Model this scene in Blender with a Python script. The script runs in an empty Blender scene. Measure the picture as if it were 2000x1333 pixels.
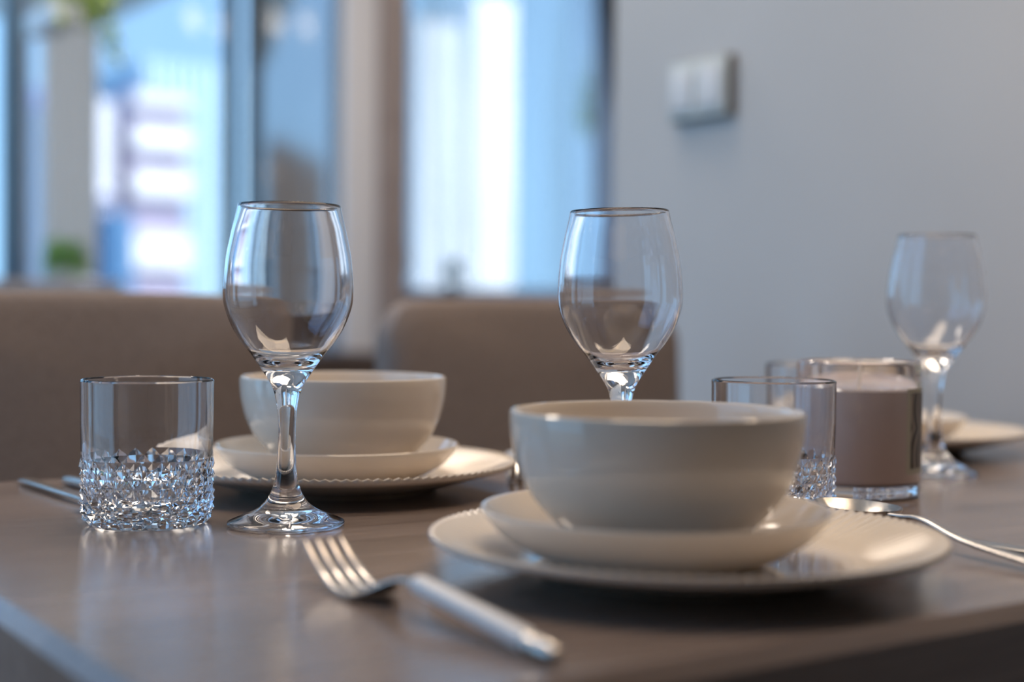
import bpy, bmesh, math, random
from mathutils import Vector, Matrix
random.seed(7)
sc = bpy.context.scene
C = sc.collection
R = math.radians
TT = 0.75                                   # table top height

# ------------------------------------------------------------------ camera
ANG = R(33.9); PITCH = 0.0249; ROLL = 0.0083; FPX = 2854.4
cam = bpy.data.cameras.new('camera'); camo = bpy.data.objects.new('camera', cam); C.objects.link(camo)
cam.sensor_fit = 'HORIZONTAL'; cam.sensor_width = 36.0; cam.lens = FPX / 2000 * 36.0
cam.clip_start = 0.02; cam.clip_end = 500
right = Vector((math.cos(ANG), -math.sin(ANG), 0))
fwd0 = Vector((math.sin(ANG), math.cos(ANG), 0))
fwd = fwd0 * math.cos(PITCH) - Vector((0, 0, 1)) * math.sin(PITCH)
up = right.cross(fwd)
xc = right * math.cos(ROLL) + up * math.sin(ROLL)
yc = -right * math.sin(ROLL) + up * math.cos(ROLL)
M = Matrix((xc, yc, -fwd)).transposed().to_4x4()
M.translation = Vector((0, 0, TT + 0.1391))
camo.matrix_world = M
cam.dof.use_dof = True; cam.dof.focus_distance = 0.915; cam.dof.aperture_fstop = 2.5; cam.dof.aperture_blades = 7
sc.camera = camo

# ------------------------------------------------------------------ render feel
sc.view_settings.view_transform = 'Standard'; sc.view_settings.look = 'None'
sc.view_settings.gamma = 1.0; sc.view_settings.use_curve_mapping = False
sc.view_settings.exposure = 0.22
cy = sc.cycles
cy.use_denoising = True
cy.max_bounces = 24; cy.transmission_bounces = 20; cy.transparent_max_bounces = 24
cy.glossy_bounces = 8; cy.diffuse_bounces = 5
cy.sample_clamp_indirect = 6.0; cy.blur_glossy = 0.5

# ------------------------------------------------------------------ sky and sun
w = bpy.data.worlds.new('sky'); sc.world = w; w.use_nodes = True
nt = w.node_tree; nt.nodes.clear()
out = nt.nodes.new('ShaderNodeOutputWorld'); bg = nt.nodes.new('ShaderNodeBackground')
tc = nt.nodes.new('ShaderNodeTexCoord'); sx = nt.nodes.new('ShaderNodeSeparateXYZ')
rp = nt.nodes.new('ShaderNodeValToRGB')
rp.color_ramp.elements[0].position = 0.0; rp.color_ramp.elements[0].color = (0.37, 0.67, 1.0, 1)
rp.color_ramp.elements[1].position = 0.9; rp.color_ramp.elements[1].color = (0.22, 0.45, 0.95, 1)
nt.links.new(tc.outputs['Generated'], sx.inputs[0]); nt.links.new(sx.outputs['Z'], rp.inputs[0])
nt.links.new(rp.outputs[0], bg.inputs['Color']); bg.inputs['Strength'].default_value = 1.8
nt.links.new(bg.outputs[0], out.inputs[0])
sun = bpy.data.lights.new('sun', 'SUN'); sun.energy = 7.5; sun.angle = R(0.6); sun.color = (1.0, 0.95, 0.9)
suno = bpy.data.objects.new('sun', sun); C.objects.link(suno); suno.location = (0, -10, 20)
suno.rotation_euler = Vector((-0.25, 0.75, -0.6)).to_track_quat('-Z', 'Y').to_euler()

# light from the pendant and ceiling lamps (fixtures are built below)
def area(name, loc, sx_, sy_, power, col, rot=(0, 0, 0)):
    l = bpy.data.lights.new(name, 'AREA'); l.shape = 'RECTANGLE'; l.size = sx_; l.size_y = sy_
    l.energy = power; l.color = col
    o = bpy.data.objects.new(name, l); C.objects.link(o); o.location = loc; o.rotation_euler = rot
    return o
PEND = (0.80, 0.70, 1.72)
area('pendant_light', (PEND[0], PEND[1], PEND[2] - 0.012), 1.0, 0.30, 4.7, (1.0, 0.78, 0.58))
DOWN = [(1.05, 1.80), (2.9, 2.7), (1.2, 3.0), (0.2, 2.4)]  # first one is added to warm the grey wall and far table
for dx_, dy_ in DOWN:
    area('downlight', (dx_, dy_, 2.585), 0.42, 0.42, 7.0, (1.0, 0.84, 0.70))
def portal(loc, sx_, sy_, rot):
    o = area('daylight_portal', loc, sx_, sy_, 1.0, (1, 1, 1), rot); o.data.cycles.is_portal = True

# ------------------------------------------------------------------ materials
def mat(name, col, rough=0.5, metal=0.0, trans=0.0, ior=1.45, coat=0.0, spec=0.5):
    m = bpy.data.materials.new(name); m.use_nodes = True
    b = m.node_tree.nodes['Principled BSDF']
    b.inputs['Base Color'].default_value = (*col, 1); b.inputs['Roughness'].default_value = rough
    b.inputs['Metallic'].default_value = metal; b.inputs['Transmission Weight'].default_value = trans
    b.inputs['IOR'].default_value = ior; b.inputs['Coat Weight'].default_value = coat
    b.inputs['Coat Roughness'].default_value = 0.05; b.inputs['Specular IOR Level'].default_value = spec
    return m
def N(m, t, **kw):
    n = m.node_tree.nodes.new(t)
    for k, v in kw.items(): setattr(n, k, v)
    return n
def Lk(m, a, b): m.node_tree.links.new(a, b)
def bsdf(m): return m.node_tree.nodes['Principled BSDF']
def noise_col(m, c0, c1, scale=(1, 1, 1), nscale=5.0, detail=6, p0=0.3, p1=0.7, bump=0.0, dist=0.001, rough=None):
    t = N(m, 'ShaderNodeTexCoord'); mp = N(m, 'ShaderNodeMapping'); mp.inputs['Scale'].default_value = scale
    n = N(m, 'ShaderNodeTexNoise'); n.inputs['Scale'].default_value = nscale; n.inputs['Detail'].default_value = detail
    r = N(m, 'ShaderNodeValToRGB')
    r.color_ramp.elements[0].position = p0; r.color_ramp.elements[0].color = (*c0, 1)
    r.color_ramp.elements[1].position = p1; r.color_ramp.elements[1].color = (*c1, 1)
    Lk(m, t.outputs['Object'], mp.inputs[0]); Lk(m, mp.outputs[0], n.inputs['Vector']); Lk(m, n.outputs['Fac'], r.inputs[0])
    Lk(m, r.outputs[0], bsdf(m).inputs['Base Color'])
    if bump:
        bp = N(m, 'ShaderNodeBump'); bp.inputs['Strength'].default_value = bump; bp.inputs['Distance'].default_value = dist
        Lk(m, n.outputs['Fac'], bp.inputs['Height']); Lk(m, bp.outputs[0], bsdf(m).inputs['Normal'])
    return n
def glass_mat(name, col=(0.985, 0.99, 1.0), ior=1.5):
    m = bpy.data.materials.new(name); m.use_nodes = True; t = m.node_tree; t.nodes.clear()
    o = t.nodes.new('ShaderNodeOutputMaterial'); g = t.nodes.new('ShaderNodeBsdfGlass')
    g.inputs['Color'].default_value = (*col, 1); g.inputs['IOR'].default_value = ior; g.inputs['Roughness'].default_value = 0.0
    t.links.new(g.outputs[0], o.inputs[0]); return m
def pane_mat(name, tint=(0.94, 0.97, 0.98)):
    m = bpy.data.materials.new(name); m.use_nodes = True; t = m.node_tree; t.nodes.clear()
    o = t.nodes.new('ShaderNodeOutputMaterial'); mx = t.nodes.new('ShaderNodeMixShader')
    a = t.nodes.new('ShaderNodeBsdfTransparent'); g = t.nodes.new('ShaderNodeBsdfGlossy')
    a.inputs[0].default_value = (*tint, 1); g.inputs['Roughness'].default_value = 0.02
    mx.inputs[0].default_value = 0.05
    t.links.new(a.outputs[0], mx.inputs[1]); t.links.new(g.outputs[0], mx.inputs[2]); t.links.new(mx.outputs[0], o.inputs[0]); return m
def sheer_mat(name, col, opac0, opac1, scale, dens=1.0):
    """woven voile: threads let part of the light straight through and scatter the rest; density varies with the folds of the cloth"""
    m = bpy.data.materials.new(name); m.use_nodes = True; t = m.node_tree; t.nodes.clear()
    o = t.nodes.new('ShaderNodeOutputMaterial'); mx = t.nodes.new('ShaderNodeMixShader')
    tr = t.nodes.new('ShaderNodeBsdfTransparent'); tl = t.nodes.new('ShaderNodeBsdfTranslucent'); df = t.nodes.new('ShaderNodeBsdfDiffuse')
    m2 = t.nodes.new('ShaderNodeMixShader'); m2.inputs[0].default_value = 0.3
    tl.inputs[0].default_value = (*col, 1); df.inputs[0].default_value = (*col, 1)
    tcn = t.nodes.new('ShaderNodeTexCoord'); mp = t.nodes.new('ShaderNodeMapping'); mp.inputs['Scale'].default_value = (scale, 1, 0.35)
    n = t.nodes.new('ShaderNodeTexNoise'); n.inputs['Scale'].default_value = 1.0; n.inputs['Detail'].default_value = 1.0
    mr = t.nodes.new('ShaderNodeMapRange'); mr.inputs['From Min'].default_value = 0.36; mr.inputs['From Max'].default_value = 0.64
    mr.inputs['To Min'].default_value = opac0; mr.inputs['To Max'].default_value = opac1
    t.links.new(tcn.outputs['Object'], mp.inputs[0]); t.links.new(mp.outputs[0], n.inputs['Vector']); t.links.new(n.outputs['Fac'], mr.inputs['Value'])
    t.links.new(mr.outputs[0], mx.inputs[0])
    t.links.new(tl.outputs[0], m2.inputs[1]); t.links.new(df.outputs[0], m2.inputs[2])
    t.links.new(tr.outputs[0], mx.inputs[1]); t.links.new(m2.outputs[0], mx.inputs[2]); t.links.new(mx.outputs[0], o.inputs[0]); return m
def emit_mat(name, col, s):
    m = bpy.data.materials.new(name); m.use_nodes = True; t = m.node_tree; t.nodes.clear()
    o = t.nodes.new('ShaderNodeOutputMaterial'); e = t.nodes.new('ShaderNodeEmission')
    e.inputs[0].default_value = (*col, 1); e.inputs[1].default_value = s; t.links.new(e.outputs[0], o.inputs[0]); return m

GLASS = glass_mat('clear_glass'); PANE = pane_mat('window_glass'); DIMMED = pane_mat('dimmed_window_glass', (0.76, 0.77, 0.78))  # grey in the last pane only dims the bright view outside
CERAMIC = mat('glazed_ceramic', (0.74, 0.69, 0.63), 0.07, coat=0.3)
noise_col(CERAMIC, (0.73, 0.65, 0.56), (0.77, 0.69, 0.60), nscale=14)
STEEL = mat('polished_steel', (0.72, 0.68, 0.64), 0.24, metal=1.0)
noise_col(STEEL, (0.52, 0.48, 0.44), (0.58, 0.54, 0.50), nscale=60)
HANDLE = mat('white_enamel', (0.86, 0.85, 0.84), 0.35)
noise_col(HANDLE, (0.84, 0.83, 0.82), (0.87, 0.86, 0.85), nscale=40)
WOOD = mat('dark_walnut_laminate', (0.13, 0.1, 0.085), 0.22, spec=0.65)
def wood_nodes(m, dark, light):
    t = N(m, 'ShaderNodeTexCoord'); mp = N(m, 'ShaderNodeMapping'); mp.inputs['Scale'].default_value = (3.0, 60.0, 60.0)
    n = N(m, 'ShaderNodeTexNoise'); n.inputs['Scale'].default_value = 1.6; n.inputs['Detail'].default_value = 8; n.inputs['Roughness'].default_value = 0.65; n.inputs['Distortion'].default_value = 0.5
    mp2 = N(m, 'ShaderNodeMapping'); mp2.inputs['Scale'].default_value = (1.0, 7.0, 7.0)
    n2 = N(m, 'ShaderNodeTexNoise'); n2.inputs['Scale'].default_value = 2.0; n2.inputs['Detail'].default_value = 3
    ad = N(m, 'ShaderNodeMath', operation='MULTIPLY_ADD'); ad.inputs[1].default_value = 0.55
    ml = N(m, 'ShaderNodeMath', operation='MULTIPLY'); ml.inputs[1].default_value = 0.45
    r = N(m, 'ShaderNodeValToRGB'); r.color_ramp.elements[0].position = 0.32; r.color_ramp.elements[0].color = (*dark, 1)
    r.color_ramp.elements[1].position = 0.68; r.color_ramp.elements[1].color = (*light, 1)
    Lk(m, t.outputs['Object'], mp.inputs[0]); Lk(m, t.outputs['Object'], mp2.inputs[0])
    Lk(m, mp.outputs[0], n.inputs['Vector']); Lk(m, mp2.outputs[0], n2.inputs['Vector'])
    Lk(m, n2.outputs['Fac'], ml.inputs[0]); Lk(m, n.outputs['Fac'], ad.inputs[0]); Lk(m, ml.outputs[0], ad.inputs[2])
    Lk(m, ad.outputs[0], r.inputs[0]); Lk(m, r.outputs[0], bsdf(m).inputs['Base Color'])
    bp = N(m, 'ShaderNodeBump'); bp.inputs['Strength'].default_value = 0.12; bp.inputs['Distance'].default_value = 0.0006
    Lk(m, n.outputs['Fac'], bp.inputs['Height']); Lk(m, bp.outputs[0], bsdf(m).inputs['Normal'])
bsdf(WOOD).inputs['Coat Weight'].default_value = 0.4; bsdf(WOOD).inputs['Coat Roughness'].default_value = 0.2
wood_nodes(WOOD, (0.165, 0.122, 0.100), (0.345, 0.266, 0.226))
FABRIC = mat('taupe_upholstery', (0.2, 0.16, 0.14), 0.85)
noise_col(FABRIC, (0.22, 0.172, 0.148), (0.28, 0.225, 0.198), nscale=220, detail=2, bump=0.25, dist=0.0006)
DARKWOOD = mat('dark_brown_wood', (0.06, 0.04, 0.03), 0.45); wood_nodes(DARKWOOD, (0.035, 0.022, 0.018), (0.075, 0.05, 0.04))
FRAMEWOOD = mat('brown_wood_trim', (0.10, 0.08, 0.07), 0.5); wood_nodes(FRAMEWOOD, (0.33, 0.27, 0.255), (0.40, 0.335, 0.32))
PAINT = mat('grey_wall_paint', (0.5, 0.48, 0.47), 0.7)
noise_col(PAINT, (0.52, 0.515, 0.51), (0.56, 0.555, 0.55), nscale=2.0, detail=3)
PAINT2 = mat('pale_wall_paint', (0.8, 0.79, 0.81), 0.6)
noise_col(PAINT2, (0.78, 0.77, 0.80), (0.82, 0.81, 0.84), nscale=2.0, detail=3)
CEIL = mat('white_ceiling', (0.75, 0.74, 0.72), 0.8); noise_col(CEIL, (0.73, 0.72, 0.70), (0.77, 0.76, 0.74), nscale=3)
FLOOR = mat('floor_wood', (0.2, 0.15, 0.11), 0.4); wood_nodes(FLOOR, (0.14, 0.10, 0.075), (0.26, 0.19, 0.14))
ALU = mat('blue_grey_aluminium', (0.13, 0.22, 0.30), 0.4, metal=0.2); noise_col(ALU, (0.12, 0.205, 0.285), (0.14, 0.235, 0.315), nscale=20)
WFRAME = mat('pale_window_frame', (0.55, 0.6, 0.72), 0.4); noise_col(WFRAME, (0.53, 0.58, 0.70), (0.57, 0.62, 0.74), nscale=9)
def cloth_mat(name, col, through):
    m = bpy.data.materials.new(name); m.use_nodes = True; t = m.node_tree; t.nodes.clear()
    o = t.nodes.new('ShaderNodeOutputMaterial'); mx = t.nodes.new('ShaderNodeMixShader'); mx.inputs[0].default_value = through
    tl = t.nodes.new('ShaderNodeBsdfTranslucent'); df = t.nodes.new('ShaderNodeBsdfDiffuse')
    n = t.nodes.new('ShaderNodeTexNoise'); n.inputs['Scale'].default_value = 120.0
    r = t.nodes.new('ShaderNodeValToRGB'); r.color_ramp.elements[0].color = (*[c * 0.93 for c in col], 1); r.color_ramp.elements[1].color = (*[min(1, c * 1.07) for c in col], 1)
    t.links.new(n.outputs['Fac'], r.inputs[0]); t.links.new(r.outputs[0], tl.inputs[0]); t.links.new(r.outputs[0], df.inputs[0])
    t.links.new(df.outputs[0], mx.inputs[1]); t.links.new(tl.outputs[0], mx.inputs[2]); t.links.new(mx.outputs[0], o.inputs[0]); return m
DRAPE = cloth_mat('grey_beige_curtain', (0.88, 0.80, 0.72), 0.6)
DDRAPE = mat('slate_drape', (0.10, 0.12, 0.15), 0.9); noise_col(DDRAPE, (0.09, 0.11, 0.14), (0.12, 0.14, 0.17), nscale=120)
BLACK = mat('black_plastic', (0.015, 0.017, 0.02), 0.35); noise_col(BLACK, (0.013, 0.015, 0.018), (0.018, 0.02, 0.023), nscale=30)
GLOSSWALL = mat('glossy_taupe_lacquer', (0.14, 0.11, 0.09), 0.11, ior=7.0); noise_col(GLOSSWALL, (0.13, 0.10, 0.08), (0.15, 0.12, 0.10), nscale=3)
WAX = mat('mauve_brown_wax', (0.5, 0.42, 0.4), 0.45); noise_col(WAX, (0.56, 0.46, 0.43), (0.60, 0.50, 0.47), nscale=25)
bsdf(WAX).inputs['Subsurface Weight'].default_value = 0.12; bsdf(WAX).inputs['Subsurface Radius'].default_value = (0.006, 0.004, 0.003)
LEAF = mat('leaf_green', (0.2, 0.4, 0.08), 0.5); noise_col(LEAF, (0.24, 0.50, 0.08), (0.44, 0.66, 0.18), nscale=30)
LEAF2 = mat('bright_leaf', (0.5, 0.62, 0.16), 0.5); noise_col(LEAF2, (0.42, 0.58, 0.10), (0.62, 0.72, 0.25), nscale=30)
POT = mat('white_pot', (0.8, 0.82, 0.84), 0.35); noise_col(POT, (0.78, 0.80, 0.82), (0.82, 0.84, 0.86), nscale=15)
PLAST = mat('switch_plastic', (0.62, 0.66, 0.64), 0.3); noise_col(PLAST, (0.60, 0.64, 0.62), (0.64, 0.68, 0.66), nscale=12)
PLAST2 = mat('switch_rocker', (0.72, 0.72, 0.72), 0.25); noise_col(PLAST2, (0.71, 0.71, 0.71), (0.74, 0.73, 0.73), nscale=12)
BROWNBOX = mat('brown_side', (0.16, 0.12, 0.08), 0.4); noise_col(BROWNBOX, (0.15, 0.11, 0.075), (0.18, 0.135, 0.09), nscale=12)  # back box is darker and browner than the face plate
LAMPW = emit_mat('warm_lamp', (1.0, 0.72, 0.42), 9.0)
LAMPD = emit_mat('downlight_glow', (1.0, 0.86, 0.66), 4.0)

# ------------------------------------------------------------------ mesh helpers
def link(name, me, m=None, parent=None, sharp=None, smooth=True):
    if m: me.materials.append(m)
    if smooth:
        for p in me.polygons: p.use_smooth = True
        if sharp is not None: me.set_sharp_from_angle(angle=R(sharp))
    o = bpy.data.objects.new(name, me); C.objects.link(o)
    if parent: o.parent = parent
    return o
def from_py(name, v, f, m=None, parent=None, sharp=30, smooth=True):
    me = bpy.data.meshes.new(name); me.from_pydata(v, [], f); me.validate(); me.update()
    bm = bmesh.new(); bm.from_mesh(me); bmesh.ops.recalc_face_normals(bm, faces=bm.faces); bm.to_mesh(me); bm.free()
    return link(name, me, m, parent, sharp, smooth)
def from_bm(name, bm, m=None, parent=None, sharp=30, smooth=True):
    me = bpy.data.meshes.new(name); bm.to_mesh(me); bm.free(); return link(name, me, m, parent, sharp, smooth)
def bm_box(bm, c, s, bev=0.0, seg=2, rotz=0.0):
    r = bmesh.ops.create_cube(bm, size=1.0, matrix=Matrix.Translation(c) @ Matrix.Rotation(rotz, 4, 'Z') @ Matrix.Diagonal((*s, 1)))
    if bev:
        ed = list({e for v in r['verts'] for e in v.link_edges})
        bmesh.ops.bevel(bm, geom=ed, offset=bev, segments=seg, profile=0.5, affect='EDGES')
    return bm
def box(name, lo, hi, m, parent=None, bev=0.0, seg=2):
    bm = bmesh.new(); lo = Vector(lo); hi = Vector(hi); bm_box(bm, (lo + hi) / 2, hi - lo, bev, seg)
    return from_bm(name, bm, m, parent)
def empty(name, loc, rotz=0.0):
    o = bpy.data.objects.new(name, None); C.objects.link(o); o.location = loc; o.rotation_euler = (0, 0, rotz); o.empty_display_size = 0.05; return o
def tag(o, label, cat, group=None):
    o['label'] = label; o['category'] = cat
    if group: o['group'] = group
    return o
def struct(o): o['kind'] = 'structure'; return o
def spline(pts, n=6):
    """Catmull-Rom through 2-D points"""
    P = [Vector(p) for p in pts]; outp = []
    for i in range(len(P) - 1):
        a = P[max(i - 1, 0)]; b = P[i]; c = P[i + 1]; d = P[min(i + 2, len(P) - 1)]
        for k in range(n):
            t = k / n
            outp.append(0.5 * ((2 * b) + (-a + c) * t + (2 * a - 5 * b + 4 * c - d) * t * t + (-a + 3 * b - 3 * c + d) * t ** 3))
    outp.append(P[-1]); return outp
def lathe_data(prof, segs, rfun=None):
    """closed solid: profile starts and ends on the axis (r=0)"""
    v = []; f = []; rings = []
    for i, p in enumerate(prof):
        r, z = p[0], p[1]
        if r < 1e-6: rings.append([len(v)]); v.append((0, 0, z))
        else:
            ids = []
            for k in range(segs):
                a = 2 * math.pi * k / segs
                rr, zz = (r, z) if rfun is None else rfun(i, r, z, k)
                ids.append(len(v)); v.append((rr * math.cos(a), rr * math.sin(a), zz))
            rings.append(ids)
    for A, B in zip(rings[:-1], rings[1:]):
        for k in range(segs):
            l = (k + 1) % segs
            if len(A) == 1 and len(B) == 1: continue
            if len(A) == 1: f.append((A[0], B[k], B[l]))
            elif len(B) == 1: f.append((A[k], B[0], A[l]))
            else: f.append((A[k], B[k], B[l], A[l]))
    return v, f
def lathe(name, prof, segs, m, parent=None, sharp=35, rfun=None):
    v, f = lathe_data(prof, segs, rfun); return from_py(name, v, f, m, parent, sharp)
def loft(name, path, m, parent=None, sec=14, sq=2.6, sharp=50):
    """path: list of (point, width_vec_dir, width, thickness, normal); superellipse sections, capped"""
    v = []; f = []
    for (p, wd, wid, th, nn) in path:
        p = Vector(p); wd = Vector(wd).normalized(); nn = Vector(nn).normalized()
        for k in range(sec):
            a = 2 * math.pi * k / sec; c, s = math.cos(a), math.sin(a)
            x = math.copysign(abs(c) ** (2 / sq), c) * wid / 2; y = math.copysign(abs(s) ** (2 / sq), s) * th / 2
            v.append(tuple(p + wd * x + nn * y))
    n = len(path)
    for i in range(n - 1):
        for k in range(sec):
            l = (k + 1) % sec; f.append((i * sec + k, i * sec + l, (i + 1) * sec + l, (i + 1) * sec + k))
    f.append(tuple(range(sec))[::-1]); f.append(tuple((n - 1) * sec + k for k in range(sec)))
    return from_py(name, v, f, m, parent, sharp)
def path_xz(pts, n=6):
    """pts (s, z, width, thick) -> loft rows along local +Y with normals in the YZ plane"""
    sp = spline([(p[0], p[1], p[2], p[3]) for p in pts], n) if len(pts) > 2 else [Vector(p) for p in pts]
    rows = []
    for i, q in enumerate(sp):
        a = sp[max(i - 1, 0)]; b = sp[min(i + 1, len(sp) - 1)]
        t = Vector((0, b[0] - a[0], b[1] - a[1])).normalized(); nn = Vector((1, 0, 0)).cross(t)
        rows.append(((0, q[0], q[1]), (1, 0, 0), max(q[2], 1e-4), max(q[3], 1e-4), nn))
    return rows

# ------------------------------------------------------------------ the room
BW = 4.6                                     # window wall
WR = 1.467                                   # wall at the table's end
struct(box('floor', (-0.85, -2.2, -0.1), (4.8, 4.75, 0.0), FLOOR))
struct(box('ceiling', (-0.85, -2.2, 2.6), (4.8, 4.75, 2.7), CEIL))
struct(box('wall_right', (WR, -2.2, 0.0), (WR + 0.12, 1.89, 2.6), PAINT))
struct(box('wall_near', (-0.85, -2.3, 0.0), (WR, -2.2, 2.6), PAINT))
struct(box('wall_side', (4.7, 1.6, 0.0), (4.8, BW, 2.6), PAINT))
struct(box('wall_recess', (WR + 0.12, 1.6, 0.0), (4.7, 1.7, 2.6), PAINT))
# window wall: pieces between the openings
def wallpiece(i, a0, a1, z0=0.0, z1=2.6, m=PAINT2): return struct(box('wall_back' + ('' if not i else '_%d' % i), (a0, BW, z0), (a1, BW + 0.15, z1), m))
wallpiece(0, 2.10, 2.62); wallpiece(1, 3.575, 4.7); wallpiece(2, -0.85, -0.70)
wallpiece(4, -0.70, 1.275, 2.42, 2.6); wallpiece(5, 1.28, 2.10, 2.42, 2.6); wallpiece(6, 2.62, 3.575, 2.3, 2.6)
wallpiece(7, -0.70, 1.275, 0.0, 0.90); wallpiece(8, 2.62, 3.575, 0.0, 0.915); wallpiece(9, 1.28, 2.10, 0.0, 0.30)
struct(box('wall_left_low', (-0.85, -2.2, 0.0), (-0.75, BW, 0.35), PAINT)); struct(box('wall_left_high', (-0.85, -2.2, 2.45), (-0.75, BW, 2.6), PAINT))
struct(box('wall_left', (-0.85, -2.2, 0.35), (-0.75, 0.5, 2.45), PAINT)); struct(box('wall_left_far', (-0.85, 4.3, 0.35), (-0.75, BW, 2.45), PAINT))
# glossy side wall of the window bay, ending in a pale edge and a brown timber post
struct(box('wall_bay', (2.0, 3.90, 0.0), (2.20, BW - 0.001, 2.6), GLOSSWALL, None, 0.002))
struct(box('trim_4', (1.998, 3.872, 0.0), (2.112, 3.899, 2.6), PAINT2, None, 0.004))
struct(box('trim_2', (2.1125, 3.855, 0.0), (2.205, 3.899, 2.6), FRAMEWOOD, None, 0.004))

def window(name, a0, a1, z0, z1, m, fw, vert=(), depth=0.07, glass=None):
    root = struct(empty(name, ((a0 + a1) / 2, BW + 0.07, z0)))
    ox, oz = (a0 + a1) / 2, z0
    def part(n, x0, x1, za, zb, mm, d): return box(n, (x0 - ox, -d / 2, za - oz), (x1 - ox, d / 2, zb - oz), mm, root, 0.004 if n != 'pane' else 0)
    part('frame_rail', a0, a1, z0, z0 + fw, m, depth); part('frame_rail', a0, a1, z1 - fw, z1, m, depth)
    xs = [a0 + fw / 2] + list(vert) + [a1 - fw / 2]
    for x in xs: part('frame_post', x - fw / 2, x + fw / 2, z0 + fw, z1 - fw, m, depth)
    for x0, x1 in zip(xs[:-1], xs[1:]): part('pane', x0 + fw / 2, x1 - fw / 2, z0 + fw, z1 - fw, glass or PANE, 0.006)
    return root
w1 = window('window_1', 1.282, 1.998, 0.30, 2.42, WFRAME, 0.018, glass=DIMMED)
box('jamb_profile', (0.328, -0.038, 0.0), (0.358, 0.038, 2.1), BLACK, w1, 0.002)
w2 = window('window_2', 2.62, 3.575, 0.915, 2.30, WFRAME, 0.035, glass=DIMMED)
hb = bmesh.new(); bm_box(hb, (-0.462, -0.055, 0.14), (0.016, 0.03, 0.085), 0.005)
from_bm('handle', hb, POT, w2)
window('window_3', -0.70, 1.279, 0.90, 2.42, ALU, 0.056, vert=(0.25,))
# left window wall: three tall panes
root = struct(empty('window_4', (-0.80, 2.40, 0.35)))
for y in (-1.82, -0.62, 0.62, 1.82): box('frame_post', (-0.035, y - 0.11, 0), (0.035, y + 0.11, 2.1), ALU, root, 0.004)
for z in (0, 2.05): box('frame_rail', (-0.034, -1.9, z), (0.034, 1.9, z + 0.05), ALU, root, 0.004)
for y in (-1.22, 0, 1.22): box('pane', (-0.003, y - 0.52, 0.05), (0.003, y + 0.52, 2.05), PANE, root)
portal((-0.73, 2.40, 1.40), 2.1, 3.8, (0, R(-90), 0))
portal((0.29, 4.58, 1.66), 1.98, 1.5, (R(-90), 0, 0)); portal((1.64, 4.58, 1.36), 0.72, 2.1, (R(-90), 0, 0)); portal((3.1, 4.3, 1.6), 0.95, 1.4, (R(-90), 0, 0))

struct(box('trim_1', (-0.745, BW - 0.40, 0.905), (1.45, BW - 0.001, 0.948), mat('sill_stone', (0.42, 0.40, 0.42), 0.4), None, 0.006))
struct(box('trim_3', (2.63, BW - 0.10, 0.875), (3.56, BW - 0.001, 0.913), WFRAME, None, 0.006))

# ------------------------------------------------------------------ outside
def facade(name, label, a0, a1, b0, b1, ztop, col, bands=(), bandcol=None, fins=0, fincol=None, zbot=-30):
    m = mat(name + '_render', col, 0.8); noise_col(m, tuple(c * 0.95 for c in col), tuple(min(1, c * 1.04) for c in col), nscale=0.4)
    root = empty(name, ((a0 + a1) / 2, (b0 + b1) / 2, zbot)); tag(root, label, 'building')
    wx, wy = (a1 - a0) / 2, (b1 - b0) / 2
    box('tower_body', (-wx, -wy, 0), (wx, wy, ztop - zbot), m, root)
    if bandcol:
        bmat = mat(name + '_band', bandcol, 0.7); noise_col(bmat, tuple(c * 0.96 for c in bandcol), bandcol, nscale=0.5)
        for z, h in bands:
            box('balcony', (-wx + 0.05, -wy - 1.0, z - h / 2 - zbot), (wx - 0.05, -wy + 0.02, z + h / 2 - zbot), bmat, root)
    if fins:
        fm = mat(name + '_fin', fincol, 0.5); noise_col(fm, tuple(c * 0.96 for c in fincol), fincol, nscale=0.5)
        for i in range(fins):
            x = -wx + (i + 0.5) * 2 * wx / fins
            box('facade_fin', (x - 0.22, -wy - 0.4, 0), (x + 0.22, -wy + 0.02, ztop - zbot), fm, root)
    return root
def zy(y, t=103.0): return TT + 0.1391 + (589 - y) / 2854 * t
facade('apartment_tower', 'banded white and mauve apartment block outside, left of the glass tower', 34.8, 38.95, 100, 112, zy(178), (0.40, 0.36, 0.46),
       [(zy(200), 0.8), (zy(272), 1.7), (zy(360), 1.8), (zy(492), 2.4), (zy(610), 2.0)], (0.92, 0.90, 0.90))
facade('white_block', 'white block outside the window, beside the curtain', 30.2, 33.4, 99, 110, zy(207), (0.80, 0.80, 0.84),
       [(zy(395), 0.35), (zy(428), 1.2)], (0.40, 0.42, 0.55))
facade('recessed_block', 'blue grey block outside, set back between two white blocks', 32.0, 36.0, 113, 118, zy(186, 115), (0.28, 0.36, 0.58))
facade('slim_tower', 'slim blue tower outside, lowest of the buildings in the left window', 26.9, 28.1, 80, 83, zy(418, 82), (0.10, 0.24, 0.42))
facade('glass_tower', 'pale blue glass tower outside, nearest the glossy bay wall', 41.4, 50.0, 116, 130, zy(128, 122), (0.42, 0.62, 0.76), fins=9, fincol=(0.62, 0.80, 0.86))
facade('brown_office_block', 'dark brown office block outside, beyond the left end of the window wall', -75, -22, 90, 100, 12.5, (0.12, 0.09, 0.07))
facade('curtain_glow_slab', 'left of two added white slabs brightening the sheer curtain from behind', 17.45, 18.6, 30, 34, 7.6, (0.93, 0.93, 0.92))  # made-up white slab, sunlit to give a bright streak in the curtain
facade('curtain_glow_slab', 'right of two added white slabs brightening the sheer curtain from behind', 19.65, 20.85, 31, 35, 8.6, (0.93, 0.93, 0.92))  # second made-up slab, for the other bright streak
gm = mat('ground_outside', (0.25, 0.27, 0.25), 0.9); noise_col(gm, (0.2, 0.23, 0.2), (0.3, 0.31, 0.3), nscale=0.05)
struct(box('ground', (-150, 5.5, -31), (250, 260, -30), gm))
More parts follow.
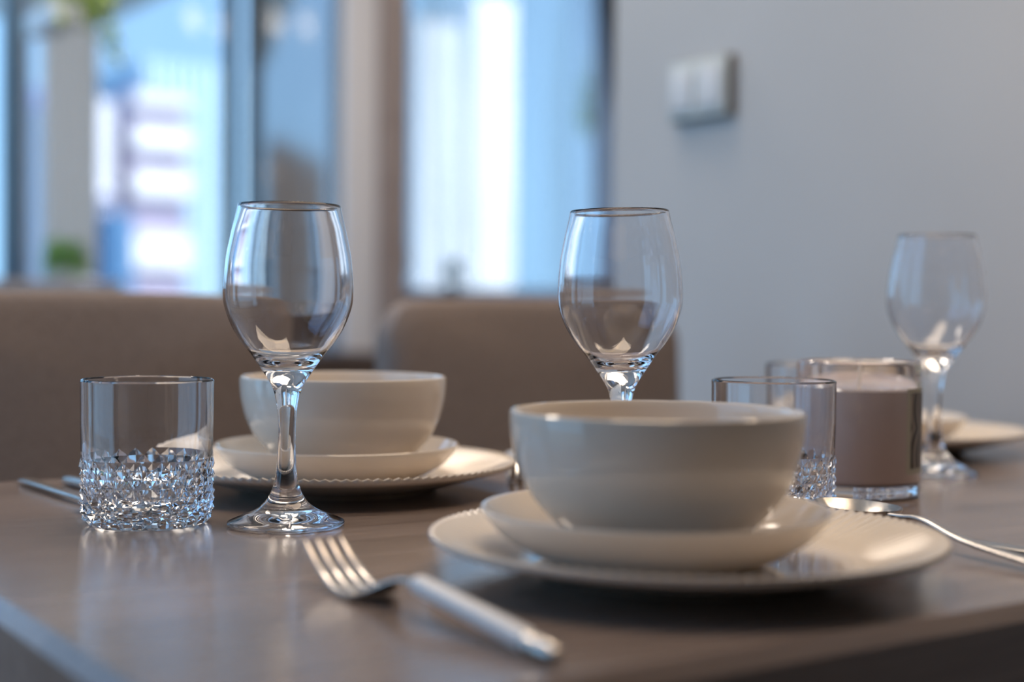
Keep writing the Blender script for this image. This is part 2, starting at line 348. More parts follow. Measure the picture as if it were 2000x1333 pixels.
slab = mat('balcony_concrete', (0.45, 0.46, 0.44), 0.8); noise_col(slab, (0.43, 0.44, 0.42), (0.48, 0.49, 0.47), nscale=3)
struct(box('balcony_ceiling', (1.0, 4.76, 2.50), (2.79, 8.6, 2.62), slab))

def leaf_verts(v, f, p, d, L, W, nrm):
    d = d.normalized(); s = d.cross(nrm).normalized(); n2 = s.cross(d)
    i = len(v)
    v += [tuple(p), tuple(p + d * L * 0.45 + s * W / 2 + n2 * L * 0.06), tuple(p + d * L + n2 * -L * 0.08), tuple(p + d * L * 0.45 - s * W / 2 + n2 * L * 0.06), tuple(p + d * L * 0.5 - n2 * L * 0.02)]
    f += [(i, i + 1, i + 4), (i + 1, i + 2, i + 4), (i + 2, i + 3, i + 4), (i + 3, i, i + 4)]
def foliage(name, n, rx, ry, rz, zc, L, W, m, parent, droop=0.0):
    v = []; f = []
    for _ in range(n):
        a = random.uniform(0, 6.283); e = random.uniform(-0.5, 1.0); q = random.random() ** 0.4
        d = Vector((math.cos(a) * math.cos(e), math.sin(a) * math.cos(e), math.sin(e)))
        p = Vector((d.x * rx * q, d.y * ry * q, zc + d.z * rz * q))
        leaf_verts(v, f, p, (d + Vector((0, 0, -droop))), L * random.uniform(0.7, 1.2), W, Vector((random.uniform(-.3, .3), random.uniform(-.3, .3), 1)))
    return from_py(name, v, f, m, parent, None, False)
tr = tag(empty('tree', (24.3, 31.0, -6)), 'green tree outside, seen through the right side of the sheer curtain', 'tree')
fo = foliage('crown', 900, 0.75, 0.9, 1.3, 12.2, 0.5, 0.3, LEAF2, tr); fo['kind'] = 'stuff'
loft('trunk', path_xz([(0, 0, .3, .3), (0.01, 6, .22, .22), (0.02, 12.0, .1, .1)], 3), DARKWOOD, tr)

# ------------------------------------------------------------------ curtains
def curtain(name, a0, a1, b, z0, z1, amp, waves, m, parent, nx=120, nz=14, edge_r=None, edge_l=None, ph=0.0):
    v = []; f = []
    for j in range(nz + 1):
        z = z0 + (z1 - z0) * j / nz
        r1 = edge_r(z) if edge_r else a1; l1 = edge_l(z) if edge_l else a0
        for i in range(nx + 1):
            u = i / nx; x = l1 + (r1 - l1) * u
            y = b + amp * math.sin(6.283 * waves * u + ph) + 0.3 * amp * math.sin(6.283 * waves * 2.3 * u + 1.7 + z) 
            v.append((x, y, z))
    for j in range(nz):
        for i in range(nx):
            k = j * (nx + 1) + i; f.append((k, k + 1, k + nx + 2, k + nx + 1))
    return from_py(name, v, f, m, parent, None)
VOILE = sheer_mat('white_voile', (0.76, 0.97, 1.0), 0.10, 0.55, 7.0)
VOILE2 = sheer_mat('blue_white_voile', (0.72, 0.84, 0.96), 0.25, 0.65, 8.0)
t = tag(empty('sheer_curtain', (3.0, 4.40, 0.86)), 'white sheer curtain hanging in folds over the bright window', 'curtain')
curtain('voile_panel', 2.47 - 3.0, 3.21 - 3.0, 0, 0.09, 1.5, 0.018, 6, VOILE, t)
def flare(lo, hi, z_, t0, t1): return lo + (hi - lo) * max(0.0, min(1.0, (z_ - t0) / (t1 - t0)))
t = tag(empty('sheer_curtain', (3.25, 4.36, 0.86)), 'bluish sheer curtain flaring out below, beside the grey wall', 'curtain')
curtain('voile_panel', 0, 0, 0, 0.09, 1.5, 0.012, 4, VOILE2, t, edge_l=lambda z: -0.09, edge_r=lambda z: flare(0.165, 0.035, z, 0.50, 1.18))
t = tag(empty('slate_drape', (3.35, 4.30, 0.5)), 'dark slate drape hanging at the right end of the bright window', 'curtain')
curtain('drape_panel', 0, 0, 0, 0.0, 1.9, 0.015, 3, DDRAPE, t, edge_l=lambda z: flare(0.035, -0.10, z, 0.86, 1.54), edge_r=lambda z: 0.10)
t = tag(empty('pleated_curtain', (1.365, BW - 0.165, 0.955)), 'grey beige curtain hanging in pleats beside the left window', 'curtain')
curtain('drape_panel', -0.085, 0.085, 0, 0.0, 1.5, 0.014, 3.2, DRAPE, t, nx=60, nz=4)

# ------------------------------------------------------------------ low cabinet by the bay wall
mc = tag(empty('low_cabinet', (1.78, 3.66, 0.0)), 'dark brown low cabinet seen in the gap between the two chairs', 'cabinet')
box('cabinet_body', (-0.20, -0.19, 0.10), (0.20, 0.19, 0.752), DARKWOOD, mc, 0.005)
for x in (-0.1, 0.1):
    d = box('door', (x - 0.096, -0.209, 0.12), (x + 0.096, -0.1905, 0.73), DARKWOOD, mc, 0.003)
    box('handle', (x * 0.3 - 0.006, -0.226, 0.50), (x * 0.3 + 0.006, -0.2095, 0.62), STEEL, d, 0.003)
for x in (-0.16, 0.16):
    for y in (-0.15, 0.15): box('leg', (x - 0.02, y - 0.02, 0), (x + 0.02, y + 0.02, 0.1), DARKWOOD, mc)

# ------------------------------------------------------------------ plants, hanging planter
def at(px, py, t):                            # photo pixel at a depth -> room point
    u = ((px - 1000) * math.cos(ROLL) + (py - 666.5) * math.sin(ROLL)) / FPX; vv = (-(px - 1000) * math.sin(ROLL) + (py - 666.5) * math.cos(ROLL)) / FPX
    return Vector((0, 0, TT + 0.1391)) + (right * u + fwd + up * -vv) * t
p = at(128, 552, 4.32); p.z = 0.948
gp = tag(empty('potted_plant', p), 'bushy green plant in a low pot on the left window sill', 'plant')
lathe('pot', [(0, 0), (0.035, 0), (0.042, 0.03), (0.045, 0.03), (0.045, 0.036), (0.039, 0.036), (0.036, 0.028), (0, 0.028)], 28, POT, gp)
fo = foliage('foliage', 420, 0.05, 0.05, 0.06, 0.055, 0.035, 0.014, LEAF, gp); fo['kind'] = 'stuff'
p = at(898, 578, 5.28); p.z = 0.914; p.y = BW - 0.055
gp = tag(empty('potted_plant', p), 'tiny dark plant in a pot on the bright window sill', 'plant')
lathe('pot', [(0, 0), (0.022, 0), (0.028, 0.045), (0.030, 0.05), (0.026, 0.05), (0.024, 0.044), (0, 0.044)], 24, mat('slate_pot', (0.16, 0.2, 0.22), 0.6), gp)
fo = foliage('foliage', 160, 0.026, 0.026, 0.04, 0.085, 0.03, 0.012, mat('dark_leaf', (0.06, 0.1, 0.05), 0.5), gp); fo['kind'] = 'stuff'
p = at(103, 40, 3.55)
hp = tag(empty('hanging_planter', p), 'white hanging trough planter with trailing light green leaves', 'planter')
bm = bmesh.new(); bm_box(bm, (0, 0, 0), (0.075, 0.24, 0.055), 0.008, 3)
top = max(bm.faces, key=lambda q: q.calc_center_median().z + q.calc_area())
bmesh.ops.inset_region(bm, faces=[top], thickness=0.006); bmesh.ops.translate(bm, verts=top.verts, vec=(0, 0, -0.02))
from_bm('trough', bm, POT, hp)
for y in (-0.1, 0.1): loft('cord', path_xz([(y, 0.02, .004, .004), (y, 2.6 - p.z - 0.02, .004, .004)]), BLACK, hp, sec=6, sq=2)
v = []; f = []
for k in range(230):
    y = random.uniform(-0.12, 0.0); q = random.random()
    pp = Vector((random.uniform(-0.02, 0.11), y - 0.03 * q, 0.075 - 0.13 * q * random.random()))
    leaf_verts(v, f, pp, Vector((random.uniform(-.3, 1), random.uniform(-.8, .3), random.uniform(-1, .5))), 0.034, 0.022, Vector((random.uniform(-.5, .5), random.uniform(-.5, .5), 1)))
for k in range(26):
    pp = Vector((0.10 + random.uniform(0, 0.022), -0.11 + random.uniform(-0.012, 0.012), -0.015 - 0.085 * k / 26))
    leaf_verts(v, f, pp, Vector((random.uniform(-1, 1), random.uniform(-1, 1), -0.6)), 0.026, 0.018, Vector((random.uniform(-.5, .5), random.uniform(-.5, .5), 1)))
fo = from_py('foliage', v, f, LEAF2, hp, None, False); fo['kind'] = 'stuff'

# ------------------------------------------------------------------ switch on the wall
sw = tag(empty('wall_switch', (WR, 1.667, 1.214)), 'pale double wall switch plate on the grey wall', 'switch')
box('back_box', (-0.014, -0.066, -0.045), (0.0, 0.066, 0.045), BROWNBOX, sw, 0.002)
box('face_plate', (-0.019, -0.064, -0.043), (-0.0135, 0.064, 0.043), PLAST, sw, 0.004, 3)
for y in (0.031, -0.031): box('rocker', (-0.024, y - 0.025, -0.030), (-0.0185, y + 0.025, 0.030), PLAST2, sw, 0.003, 3)

# ------------------------------------------------------------------ lamps (out of frame, light the room)
pl = tag(empty('pendant_lamp', PEND), 'slim linear pendant lamp hanging above the table', 'lamp')
for y in (-0.11, 0.11): box('lamp_rail', (-0.47, y - 0.01, -0.01), (0.47, y + 0.01, 0.012), BLACK, pl, 0.003); 
for x in (-0.46, 0.46): box('lamp_rail', (x - 0.01, -0.0995, -0.01), (x + 0.01, 0.0995, 0.012), BLACK, pl)
for y in (-0.11, 0.11): box('light_strip', (-0.46, y - 0.006, -0.0135), (0.46, y + 0.006, -0.0102), LAMPW, pl)
box('diffuser', (-0.45, -0.0995, 0.002), (0.45, 0.0995, 0.008), POT, pl)
for x in (-0.4, 0.4): loft('cord', [((x, 0, 0.012), (1, 0, 0), .005, .005, (0, 1, 0)), ((x, 0, 2.6 - PEND[2]), (1, 0, 0), .005, .005, (0, 1, 0))], BLACK, pl, sec=6, sq=2)
for dx_, dy_ in DOWN:
    o = empty('ceiling_downlight', (dx_, dy_, 2.6)); tag(o, ['added round downlight warming the grey wall, beyond the chairs', 'round ceiling downlight in the recess beyond the grey wall', 'round ceiling downlight in front of the window wall', 'round ceiling downlight nearest the left window wall'][DOWN.index((dx_, dy_))], 'lamp', 'ceiling downlights')
    lathe('trim_ring', [(0, 0), (0.275, 0), (0.275, -0.008), (0.25, -0.010), (0.246, -0.005), (0, -0.005)], 28, POT, o)
    lathe('glow_disc', [(0, -0.0055), (0.24, -0.0055), (0.24, -0.0075), (0, -0.0075)], 24, LAMPD, o)

# ------------------------------------------------------------------ table
A0, A1, B0, B1 = 0.175, 1.43, 0.43, 1.15
tb = tag(empty('dining_table', ((A0 + A1) / 2, (B0 + B1) / 2, 0)), 'dark brown wooden dining table laid for a meal', 'table')
hx, hy = (A1 - A0) / 2, (B1 - B0) / 2
bm = bmesh.new(); bm_box(bm, (0, 0, TT - 0.03), (2 * hx, 2 * hy, 0.06), 0.007, 1)
from_bm('table_top', bm, WOOD, tb, 20)
for x in (-1, 1):
    for y in (-1, 1): box('leg', (x * (hx - 0.034) - 0.028, y * (hy - 0.034) - 0.028, 0), (x * (hx - 0.034) + 0.028, y * (hy - 0.034) + 0.028, TT - 0.06), DARKWOOD, tb, 0.004)

# ------------------------------------------------------------------ chairs
def chair(a0, a1, ztop, label, bface=1.475):
    c = (a0 + a1) / 2; W = a1 - a0
    t = tag(empty('dining_chair', (c, bface, 0)), label, 'chair', 'upholstered dining chairs')
    v = []; f = []
    # rounded-rectangle back, swept through its padded thickness and leaning back a little
    r = 0.055; z0 = 0.42; outline = []
    def arc(cx, cz, s, e):
        for k in range(9):
            a = s + (e - s) * k / 8; outline.append((cx + r * math.cos(a), cz + r * math.sin(a)))
    arc(W / 2 - r, ztop - r, 0, math.pi / 2)
    for k in range(1, 12):
        u = k / 12; x = (W / 2 - r) * (1 - 2 * u); outline.append((x, ztop + 0.0025 * math.sin(math.pi * u)))
    arc(-W / 2 + r, ztop - r, math.pi / 2, math.pi)
    outline += [(-W / 2 + 0.004, z0 + 0.02), (-W / 2 + 0.02, z0), (W / 2 - 0.02, z0), (W / 2 - 0.004, z0 + 0.02)]
    layers = [(0.0, 0.022), (0.004, 0.009), (0.012, 0.0), (0.048, 0.0), (0.056, 0.009), (0.060, 0.022)]
    n = len(outline)
    for y, ins in layers:
        for x, z in outline:
            sx_ = 1 - 2 * ins / W; zz = z0 + (z - z0) * (1 - ins / (ztop - z0)) if z > z0 + 0.05 else z
            v.append((x * sx_, y + (zz - 0.9) * 0.06 + 0.035 * (2 * x / W) ** 2 * -0.6, zz))
    for i in range(len(layers) - 1):
        for k in range(n):
            l = (k + 1) % n; f.append((i * n + k, i * n + l, (i + 1) * n + l, (i + 1) * n + k))
    # front and back faces as strips between left and right halves
    for base in (0, (len(layers) - 1) * n):
        ci = len(v); xs = [v[base + k] for k in range(n)]
        v.append((0, sum(q[1] for q in xs) / n, sum(q[2] for q in xs) / n))
        for k in range(n): f.append((base + k, base + (k + 1) % n, ci))
    from_py('backrest', v, f, FABRIC, t, 50)
    box('seat', (-W / 2 + 0.005, -0.40, 0.40), (W / 2 - 0.005, -0.035, 0.47), FABRIC, t, 0.02, 3)
    for x in (-1, 1):
        for y in (-0.36, -0.075): box('leg', (x * (W / 2 - 0.04) - 0.018, y - 0.018, 0), (x * (W / 2 - 0.04) + 0.018, y + 0.018, 0.402), DARKWOOD, t, 0.003)
    return t
chair(0.25, 0.695, 0.8965, 'taupe upholstered dining chair behind the left wine glass and tumbler')
chair(0.815, 1.245, 0.8945, 'taupe upholstered dining chair in front of the bright curtained window')

# ------------------------------------------------------------------ plates and bowls
def dinner_plate():
    prof = [(0, 0.0035), (0.060, 0.0035), (0.066, 0.0), (0.072, 0.0), (0.076, 0.003), (0.090, 0.0060), (0.108, 0.0115), (0.122, 0.0155), (0.1305, 0.0182),
            (0.1326, 0.0202), (0.1322, 0.0220), (0.1300, 0.0222), (0.126, 0.0208), (0.116, 0.0172), (0.105, 0.0132), (0.094, 0.0094), (0.086, 0.0074), (0.080, 0.0068), (0.05, 0.0066), (0, 0.0066)]
    amp = [0] * len(prof)
    for i in (9, 10, 11): amp[i] = 1.0
    amp[8] = .5
    for i in (12, 13, 14, 15): amp[i] = 1.0
    def rf(i, r, z, k):
        w_ = 0.5 + 0.5 * math.cos(2 * math.pi * k / 4)           # four segments to a rib
        return r + (0.0013 * amp[i] * (w_ - 0.5) if i in (8, 9, 10, 11) else 0), z + 0.0009 * amp[i] * (w_ - 0.5) * (1.6 if i > 9 else 0)
    return lathe_data(prof, 4 * 116, rf)
DPV, DPF = dinner_plate()
DP = None
def put_dinner(a, b, label):
    global DP
    if DP is None: DP = from_py('dinner_plate', DPV, DPF, CERAMIC, None, 60); o = DP
    else: o = DP.copy(); C.objects.link(o)
    o.location = (a, b, TT); return tag(o, label, 'plate', 'ribbed dinner plates')
put_dinner(0.4977, 0.578, 'large ribbed white dinner plate nearest the camera, under the front bowl')
put_dinner(0.5023, 0.9791, 'large ribbed white dinner plate behind the left wine glass')
put_dinner(1.10, 0.98, 'white dinner plate at the far right, behind the candle and wine glass')
sp_prof = spline([(0.050, 0.0), (0.055, 0.0014), (0.068, 0.0065), (0.080, 0.0140), (0.0875, 0.0222), (0.0903, 0.0268)], 4)
sp_prof = [Vector((0, 0.002)), Vector((0.044, 0.002)), Vector((0.0465, 0.0))] + sp_prof + [Vector((0.0905, 0.0277)), Vector((0.0898, 0.0284)), Vector((0.0884, 0.0282))] + \
    spline([(0.0872, 0.0268), (0.082, 0.0205), (0.074, 0.0132), (0.064, 0.0090), (0.054, 0.0077), (0.03, 0.0075)], 4) + [Vector((0, 0.0075))]
bw_prof = [Vector((0, 0.002)), Vector((0.030, 0.002)), Vector((0.0315, 0.0)), Vector((0.0345, 0.0)), Vector((0.036, 0.0016))] + \
    spline([(0.0375, 0.0026), (0.0455, 0.0068), (0.0545, 0.0140), (0.0645, 0.0255), (0.0712, 0.0385), (0.0750, 0.0530), (0.0762, 0.0640), (0.0762, 0.0686)], 5) + \
    [Vector((0.0760, 0.0700)), Vector((0.0750, 0.0708)), Vector((0.0738, 0.0705)), Vector((0.0730, 0.0692))] + \
    spline([(0.0727, 0.0670), (0.0722, 0.0610), (0.0708, 0.0520), (0.0670, 0.0390), (0.0605, 0.0270), (0.0500, 0.0160), (0.0370, 0.0090), (0.02, 0.0062)], 5) + [Vector((0, 0.0058))]
SPo = lathe('side_plate', sp_prof, 128, CERAMIC); BWo = lathe('cereal_bowl', bw_prof, 128, CERAMIC)
def put(o, loc, label, cat, group, first=False):
    if not first: o = o.copy(); C.objects.link(o)
    o.location = loc; return tag(o, label, cat, group)
ZS = TT + 0.0068; ZB = ZS + 0.0077
put(SPo, (0.484, 0.586, ZS), 'small white plate under the front bowl', 'plate', 'small white plates', True)
put(SPo, (0.498, 0.973, ZS), 'small white plate under the bowl at the back left', 'plate', 'small white plates')
put(SPo, (1.085, 0.986, ZS), 'small white plate lying on the far right dinner plate', 'plate', 'small white plates')
put(BWo, (0.4845, 0.586, ZB), 'white bowl in front, largest in the photo', 'bowl', 'white bowls', True)
put(BWo, (0.5017, 0.9704, ZB), 'white bowl behind the stem of the left wine glass', 'bowl', 'white bowls')

# ------------------------------------------------------------------ glasses
gout = spline([(0.0340, 0.0002), (0.0360, 0.0012), (0.0362, 0.0026), (0.0345, 0.0038), (0.0255, 0.0075), (0.0180, 0.0110), (0.0122, 0.0165), (0.0088, 0.0230), (0.0068, 0.0315), (0.0059, 0.0420),
               (0.0054, 0.0580), (0.0058, 0.0695), (0.0074, 0.0800), (0.0094, 0.0868), (0.0135, 0.0937), (0.0180, 0.1003), (0.0232, 0.1078), (0.0290, 0.1150), (0.0344, 0.1237), (0.0378, 0.1320), (0.0396, 0.1385),
               (0.0401, 0.1450), (0.0400, 0.1510), (0.0393, 0.1600), (0.0383, 0.1690), (0.0367, 0.1770), (0.0350, 0.1850), (0.0331, 0.1925), (0.0318, 0.1985)], 5)
gin = spline([(0.0302, 0.1984), (0.0317, 0.1922), (0.0337, 0.1848), (0.0354, 0.1768), (0.0370, 0.1688), (0.0380, 0.1600), (0.0386, 0.1508), (0.0386, 0.1450), (0.0381, 0.1390), (0.0362, 0.1325), (0.0328, 0.1248),
              (0.0275, 0.1165), (0.0218, 0.1095), (0.0160, 0.1042), (0.0090, 0.1014)], 5)
g_prof = [Vector((0, 0.0042)), Vector((0.012, 0.0036)), Vector((0.026, 0.0014)), Vector((0.0320, 0.0))] + gout + [Vector((0.0317, 0.1995)), Vector((0.0312, 0.2001)), Vector((0.0306, 0.1997))] + gin + [Vector((0, 0.1008))]
GV, GF = lathe_data(g_prof, 96)
def put_glass(a, b, label, tilt=0.0):
    V = GV
    if tilt:
        V = []
        for x, y, z in GV:
            k = max(0.0, min(1.0, (z - 0.004) / 0.05)) * tilt; q = Vector((x, y, 0)).dot(right)
            d = -right * (z * k); V.append((x + d.x, y + d.y, z + q * k))
    o = from_py('wine_glass', V, GF, GLASS, None, 60); o.location = (a, b, TT); return tag(o, label, 'wine glass', 'wine glasses')
put_glass(0.3905, 0.8322, 'clear empty wine glass standing beside the left tumbler', -0.006)
put_glass(0.5837, 0.7392, 'clear empty wine glass standing behind the front bowl', 0.020)
put_glass(0.9751, 0.8164, 'clear empty wine glass at the far right, behind the candle')

def tumbler_data(Rr=0.0408, H=0.0909, ND=22):
    """thick glass; the lower half carries a lattice of pressed pyramids, each of four flat facets"""
    K = 2 * ND; S = 4; v = []; f = []
    def ring(n, fun):
        ids = []
        for k in range(n):
            a = 2 * math.pi * k / n; r, z = fun(k); ids.append(len(v)); v.append((r * math.cos(a), r * math.sin(a), z))
        return ids
    def bridge(A, B):
        n = len(A)
        for k in range(n): f.append((A[k], A[(k + 1) % n], B[(k + 1) % n], B[k]))
    zs0 = 0.0042; dz = 0.0054; rows = 8
    c0 = len(v); v.append((0, 0, 0.0012))
    a = ring(K, lambda k: (0.028, 0.0008)); b = ring(K, lambda k: (0.0340, 0.0)); c = ring(K, lambda k: (0.0368, 0.0012))
    for k in range(K): f.append((c0, a[(k + 1) % K], a[k]))
    bridge(a, b); bridge(b, c); prev = c
    L = []
    for j in range(rows):
        lo = Rr - 0.0019 - (0.0016 if j == 0 else 0.0006 if j == 1 else 0); hi = Rr + 0.0007 - (0.0016 if j == 0 else 0.0003 if j == 1 else 0)
        if j == rows - 1: lo = Rr - 0.0004; hi = Rr - 0.0003
        L.append(ring(K, lambda k: (hi if (k + j) % 2 == 0 else lo, zs0 + dz * j)))
    bridge(prev, L[0])
    for j in range(rows - 1):
        for k in range(K):
            l = (k + 1) % K
            if (k + j) % 2 == 0: f += [(L[j][k], L[j][l], L[j + 1][k]), (L[j][l], L[j + 1][l], L[j + 1][k])]   # low-low diagonal
            else: f += [(L[j][k], L[j][l], L[j + 1][l]), (L[j][k], L[j + 1][l], L[j + 1][k])]
    n = K * S; z1 = zs0 + dz * (rows - 1)
    top = ring(n, lambda k: (Rr - 0.0004, z1 + 0.0012))
    for k in range(K):
        l = (k + 1) % K; f.append((L[-1][k], L[-1][l]) + tuple(top[(k * S + q) % n] for q in range(S, -1, -1)))
    prev = top
    for z, r in ((z1 + 0.012, Rr - 0.0004), (0.065, Rr - 0.0001), (H - 0.004, Rr), (H - 0.0012, Rr + 0.0002), (H - 0.0003, Rr - 0.0003), (H, Rr - 0.0010), (H - 0.0004, Rr - 0.0018),
                 (H - 0.003, Rr - 0.0021), (0.065, Rr - 0.0022), (0.040, Rr - 0.0034), (0.026, Rr - 0.0052), (0.0175, Rr - 0.0085), (0.0145, Rr - 0.014), (0.0135, 0.015)):
        q = ring(n, lambda k: (r, z)); bridge(prev, q); prev = q
    c1 = len(v); v.append((0, 0, 0.0132))
    for k in range(n): f.append((prev[k], prev[(k + 1) % n], c1))
    return v, f
TV_, TF_ = tumbler_data()
TU = from_py('tumbler', TV_, TF_, GLASS, None, 12)
put(TU, (0.3207, 0.8859, TT), 'clear tumbler with cut diamond base beside the left wine glass', 'tumbler', 'cut glass tumblers', True)
put(TU, (0.6848, 0.7071, TT), 'clear cut glass tumbler partly hidden behind the front bowl', 'tumbler', 'cut glass tumblers')
put(TU, (0.912, 0.893, TT), 'clear tumbler mostly hidden behind the candle jar', 'tumbler', 'cut glass tumblers')

# ------------------------------------------------------------------ candle in a glass jar
cd = tag(empty('jar_candle', (0.8225, 0.7597, TT)), 'mauve brown candle in a clear glass jar with patterned label', 'candle')
RJ = 0.0455
lathe('jar', [(0, 0.0012), (0.036, 0.0008), (0.041, 0.0), (0.0438, 0.0010), (0.0452, 0.0032), (RJ, 0.006), (RJ, 0.05), (RJ, 0.097), (RJ - 0.0004, 0.0988), (RJ - 0.0014, 0.0996), (RJ - 0.0024, 0.0988), (RJ - 0.0028, 0.097),
              (RJ - 0.0030, 0.05), (RJ - 0.0030, 0.013), (RJ - 0.0042, 0.0105), (RJ - 0.007, 0.0095), (0, 0.0095)], 96, GLASS, cd)
WAX.node_tree.nodes['Principled BSDF'].inputs['Coat Weight'].default_value = 1.0
wx = lathe('wax', [(0, 0.0090), (RJ - 0.0070, 0.0090), (RJ - 0.0015, 0.0100), (RJ + 0.0001, 0.0125), (RJ + 0.0001, 0.0785), (RJ - 0.0028, 0.0800), (RJ - 0.006, 0.0775), (0.02, 0.0760), (0, 0.0760)], 72, WAX, cd)
loft('wick', [((0, 0, 0.075), (1, 0, 0), .0018, .0018, (0, 1, 0)), ((0.0006, 0, 0.084), (1, 0, 0), .0018, .0018, (0, 1, 0)), ((0.0016, 0, 0.0905), (1, 0, 0), .0014, .0014, (0, 1, 0))], mat('pale_wick', (0.75, 0.70, 0.62), 0.9), cd, sec=8)
def label_mat():
    m = mat('patterned_label', (0.5, 0.46, 0.36), 0.45)
    uv = N(m, 'ShaderNodeUVMap'); ds = []
    for c in ((0.62, 0.80, 0), (0.55, 0.16, 0), (1.25, 0.48, 0)):
        d = N(m, 'ShaderNodeVectorMath', operation='DISTANCE'); d.inputs[1].default_value = c; Lk(m, uv.outputs[0], d.inputs[0]); ds.append(d)
    m1 = N(m, 'ShaderNodeMath', operation='MINIMUM'); Lk(m, ds[0].outputs['Value'], m1.inputs[0]); Lk(m, ds[1].outputs['Value'], m1.inputs[1])
    m2 = N(m, 'ShaderNodeMath', operation='MINIMUM'); Lk(m, m1.outputs[0], m2.inputs[0]); Lk(m, ds[2].outputs['Value'], m2.inputs[1])
    s = N(m, 'ShaderNodeMath', operation='MULTIPLY'); s.inputs[1].default_value = 44.0
    sn = N(m, 'ShaderNodeMath', operation='SINE'); gt = N(m, 'ShaderNodeMath', operation='GREATER_THAN'); gt.inputs[1].default_value = 0.25
    Lk(m, m2.outputs[0], s.inputs[0]); Lk(m, s.outputs[0], sn.inputs[0]); Lk(m, sn.outputs[0], gt.inputs[0])
    mx = N(m, 'ShaderNodeMix', data_type='RGBA'); mx.inputs[6].default_value = (0.05, 0.042, 0.038, 1); mx.inputs[7].default_value = (0.33, 0.28, 0.23, 1)
    Lk(m, gt.outputs[0], mx.inputs[0]); Lk(m, mx.outputs[2], bsdf(m).inputs['Base Color']); return m
CREAM = mat('cream_paper', (0.52, 0.50, 0.40), 0.6); noise_col(CREAM, (0.50, 0.48, 0.385), (0.54, 0.52, 0.415), nscale=60)
def curved(name, r0, r1, a0, a1, z0, z1, m, uvs=False, parent=cd):
    v = []; f = []; n = 24
    for k in range(n + 1):
        a = a0 + (a1 - a0) * k / n
        for r, z in ((r0, z0), (r1, z0), (r1, z1), (r0, z1)): v.append((r * math.cos(a), r * math.sin(a), z))
    for k in range(n):
        for q in range(4): f.append((k * 4 + q, k * 4 + (q + 1) % 4, k * 4 + 4 + (q + 1) % 4, k * 4 + 4 + q))
    f.append((0, 1, 2, 3)); f.append((n * 4 + 3, n * 4 + 2, n * 4 + 1, n * 4))
    o = from_py(name, v, f, m, parent, 40)
    if uvs:
        ul = o.data.uv_layers.new(name='UVMap')
        for lp in o.data.loops:
            co = o.data.vertices[lp.vertex_index].co; a = math.atan2(co.y, co.x); ul.data[lp.index].uv = ((a - a0) / (a1 - a0), (co.z - z0) / (z1 - z0))
    return o
la0, la1 = R(-88.5), R(-8)
lb = curved('label', RJ - 0.0005, RJ + 0.0003, la0, la1, 0.0185, 0.0805, CREAM)
lb['label'] = 'cream bordered label'
lp_ = curved('label_print', RJ + 0.00025, RJ + 0.0005, la0 + R(5.5), la1 - R(5.5), 0.0225, 0.0775, label_mat(), True)

# ------------------------------------------------------------------ cutlery (local +Y runs from handle end to tip)
def fork_parts(root, white=True, L0=0.0):
    hm = HANDLE if white else STEEL
    loft('end_cap', path_xz([(0.0, 0.0040, .0020, .0020), (0.002, 0.0043, .0065, .0055), (0.010, 0.0049, .0095, .0078), (0.020, 0.0055, .0102, .0084)], 4), STEEL, root, 18, 2.1)
    h = loft('handle', path_xz([(0.020, 0.0056, .0104, .0086), (0.05, 0.0085, .0106, .0088), (0.085, 0.0118, .0104, .0084), (0.106, 0.0138, .0100, .0082), (0.108, 0.0139, .0090, .0072)], 5), hm, root, 20, 2.1)
    h['label'] = 'white handle'
    loft('neck', path_xz([(0.1075, 0.0138, .0066, .0046), (0.112, 0.0140, .0062, .0038), (0.122, 0.0136, .0062, .0030), (0.132, 0.0110, .0075, .0024), (0.140, 0.0070, .0150, .0022), (0.147, 0.0038, .0235, .0021), (0.153, 0.0024, .0262, .0020), (0.160, 0.0020, .0262, .0019)], 5), STEEL, root, 22, 3.0)
    for i in range(4):
        x = (i - 1.5) * 0.0070
        rows = path_xz([(0.1595, 0.0020, .0052, .0018), (0.170, 0.0032, .0046, .0017), (0.182, 0.0070, .0042, .0016), (0.192, 0.0122, .0036, .0015), (0.201, 0.0182, .0026, .0012), (0.2045, 0.0208, .0012, .0008)], 4)
        rows = [((p[0] + x * (1 - 0.06 * max(0, (p[1] - .16) / .045)), p[1], p[2]), a, b, c, d) for (p, a, b, c, d) in rows]
        loft('tine', rows, STEEL, root, 12, 2.6)
f1 = tag(empty('dinner_fork', (0.3276, 0.4536, TT), R(-0.5)), 'steel fork with white handle lying in front of the left wine glass', 'fork')
fork_parts(f1)
f2 = tag(empty('dinner_fork', (0.728, 1.085, TT), R(180 - 30)), 'fork between the back left plate and the front bowl', 'fork')
fork_parts(f2)
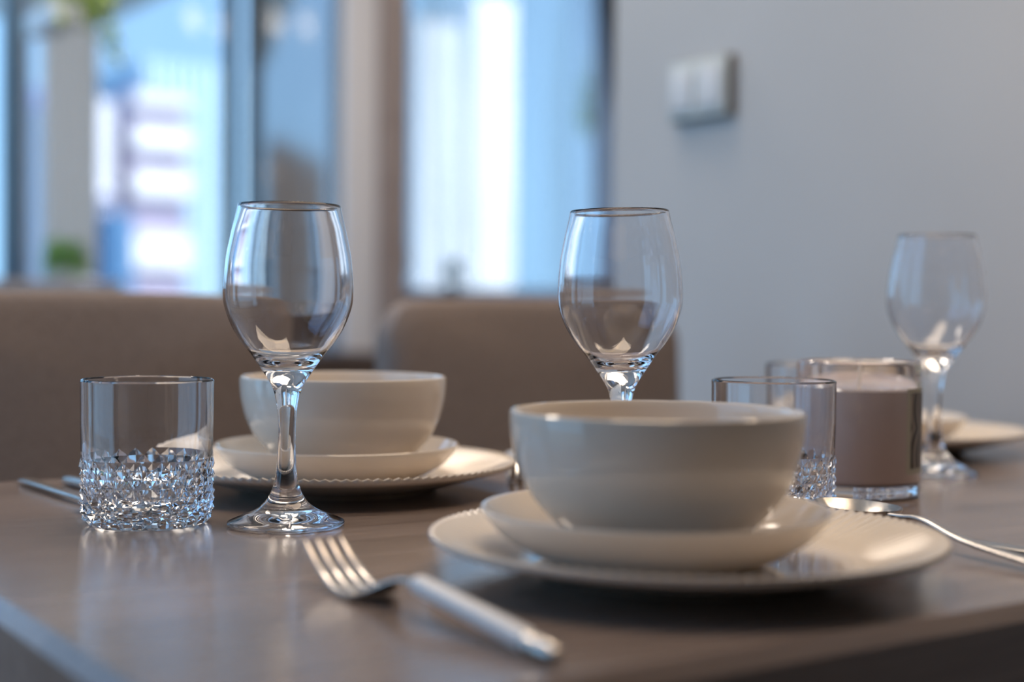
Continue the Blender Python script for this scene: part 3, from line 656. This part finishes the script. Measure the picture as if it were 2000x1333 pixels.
def spoon_parts(root, L, bl, bw, depth=0.0085, zmax=0.0125):
    """total length L, bowl length bl and width bw"""
    nb = L - bl
    loft('handle', path_xz([(0.0, 0.0030, .0030, .0018), (0.003, 0.0031, .0090, .0034), (0.02, min(zmax, 0.0042), .0105, .0036), (nb * 0.55, min(zmax, 0.0085), .0085, .0036), (nb * 0.80, zmax, .0052, .0034), (nb * 0.93, zmax - 0.0004, .0044, .0028), (nb + 0.006, depth + 0.001, .0085, .0020)], 5), STEEL, root, 16, 2.4)
    v = []; f = []; nr, na = 10, 40
    def P(q, a, off):
        yy = math.cos(a); xx = math.sin(a); taper = 1.0 + 0.16 * yy * -1
        x = xx * bw / 2 * q * taper; y = nb + bl / 2 + yy * bl / 2 * q
        z = 0.0015 + depth * q ** 2.2 + off
        return (x, y, z)
    for off in (0.0, 0.0011):
        v.append(P(0, 0, off))
        for i in range(1, nr + 1):
            for k in range(na): v.append(P(i / nr, 2 * math.pi * k / na, off))
    S = 1 + nr * na
    for s in (0, 1):
        o_ = s * S
        for k in range(na): f.append((o_, o_ + 1 + k, o_ + 1 + (k + 1) % na))
        for i in range(nr - 1):
            for k in range(na):
                l = (k + 1) % na; f.append((o_ + 1 + i * na + k, o_ + 1 + (i + 1) * na + k, o_ + 1 + (i + 1) * na + l, o_ + 1 + i * na + l))
    for k in range(na):
        l = (k + 1) % na; b_ = 1 + (nr - 1) * na; f.append((b_ + k, b_ + l, S + b_ + l, S + b_ + k))
    from_py('spoon_bowl', v, f, STEEL, root, 60)
s1 = tag(empty('table_spoon', (0.655, 0.457, TT), math.atan2(0.655 - 0.690, 0.672 - 0.457)), 'steel spoon lying right of the front plate, bowl towards the candle', 'spoon')
spoon_parts(s1, 0.212, 0.068, 0.044, 0.0140, 0.0155)
s2 = tag(empty('tea_spoon', (0.309, 1.124, TT), R(180 + 1.0)), 'shiny steel spoon behind the left tumbler, at the table edge', 'spoon')
spoon_parts(s2, 0.192, 0.036, 0.027, 0.0045, 0.0040)
def knife_parts(root, L, hl):
    loft('handle', path_xz([(0.0, 0.0040, .0040, .0040), (0.003, 0.0042, .0085, .0065), (hl * 0.5, 0.0045, .0095, .0075), (hl, 0.0042, .0085, .0062)], 5), STEEL, root, 16, 2.3)
    loft('blade', path_xz([(hl - 0.001, 0.0036, .0080, .0040), (hl + 0.006, 0.0026, .0120, .0022), (hl + (L - hl) * 0.5, 0.0020, .0155, .0018), (L - 0.012, 0.0018, .0130, .0014), (L - 0.003, 0.0017, .0060, .0010), (L, 0.0016, .0010, .0006)], 5), STEEL, root, 14, 2.2)
k1 = tag(empty('table_knife', (0.7075, 0.436, TT), R(0)), 'slim steel knife tip at the right edge, beside the spoon', 'knife')
knife_parts(k1, 0.128, 0.05)
k2 = tag(empty('table_knife', (0.3355, 1.102, TT), R(180 + 5)), 'dark steel knife just left of the back left plate', 'knife')
knife_parts(k2, 0.168, 0.075)
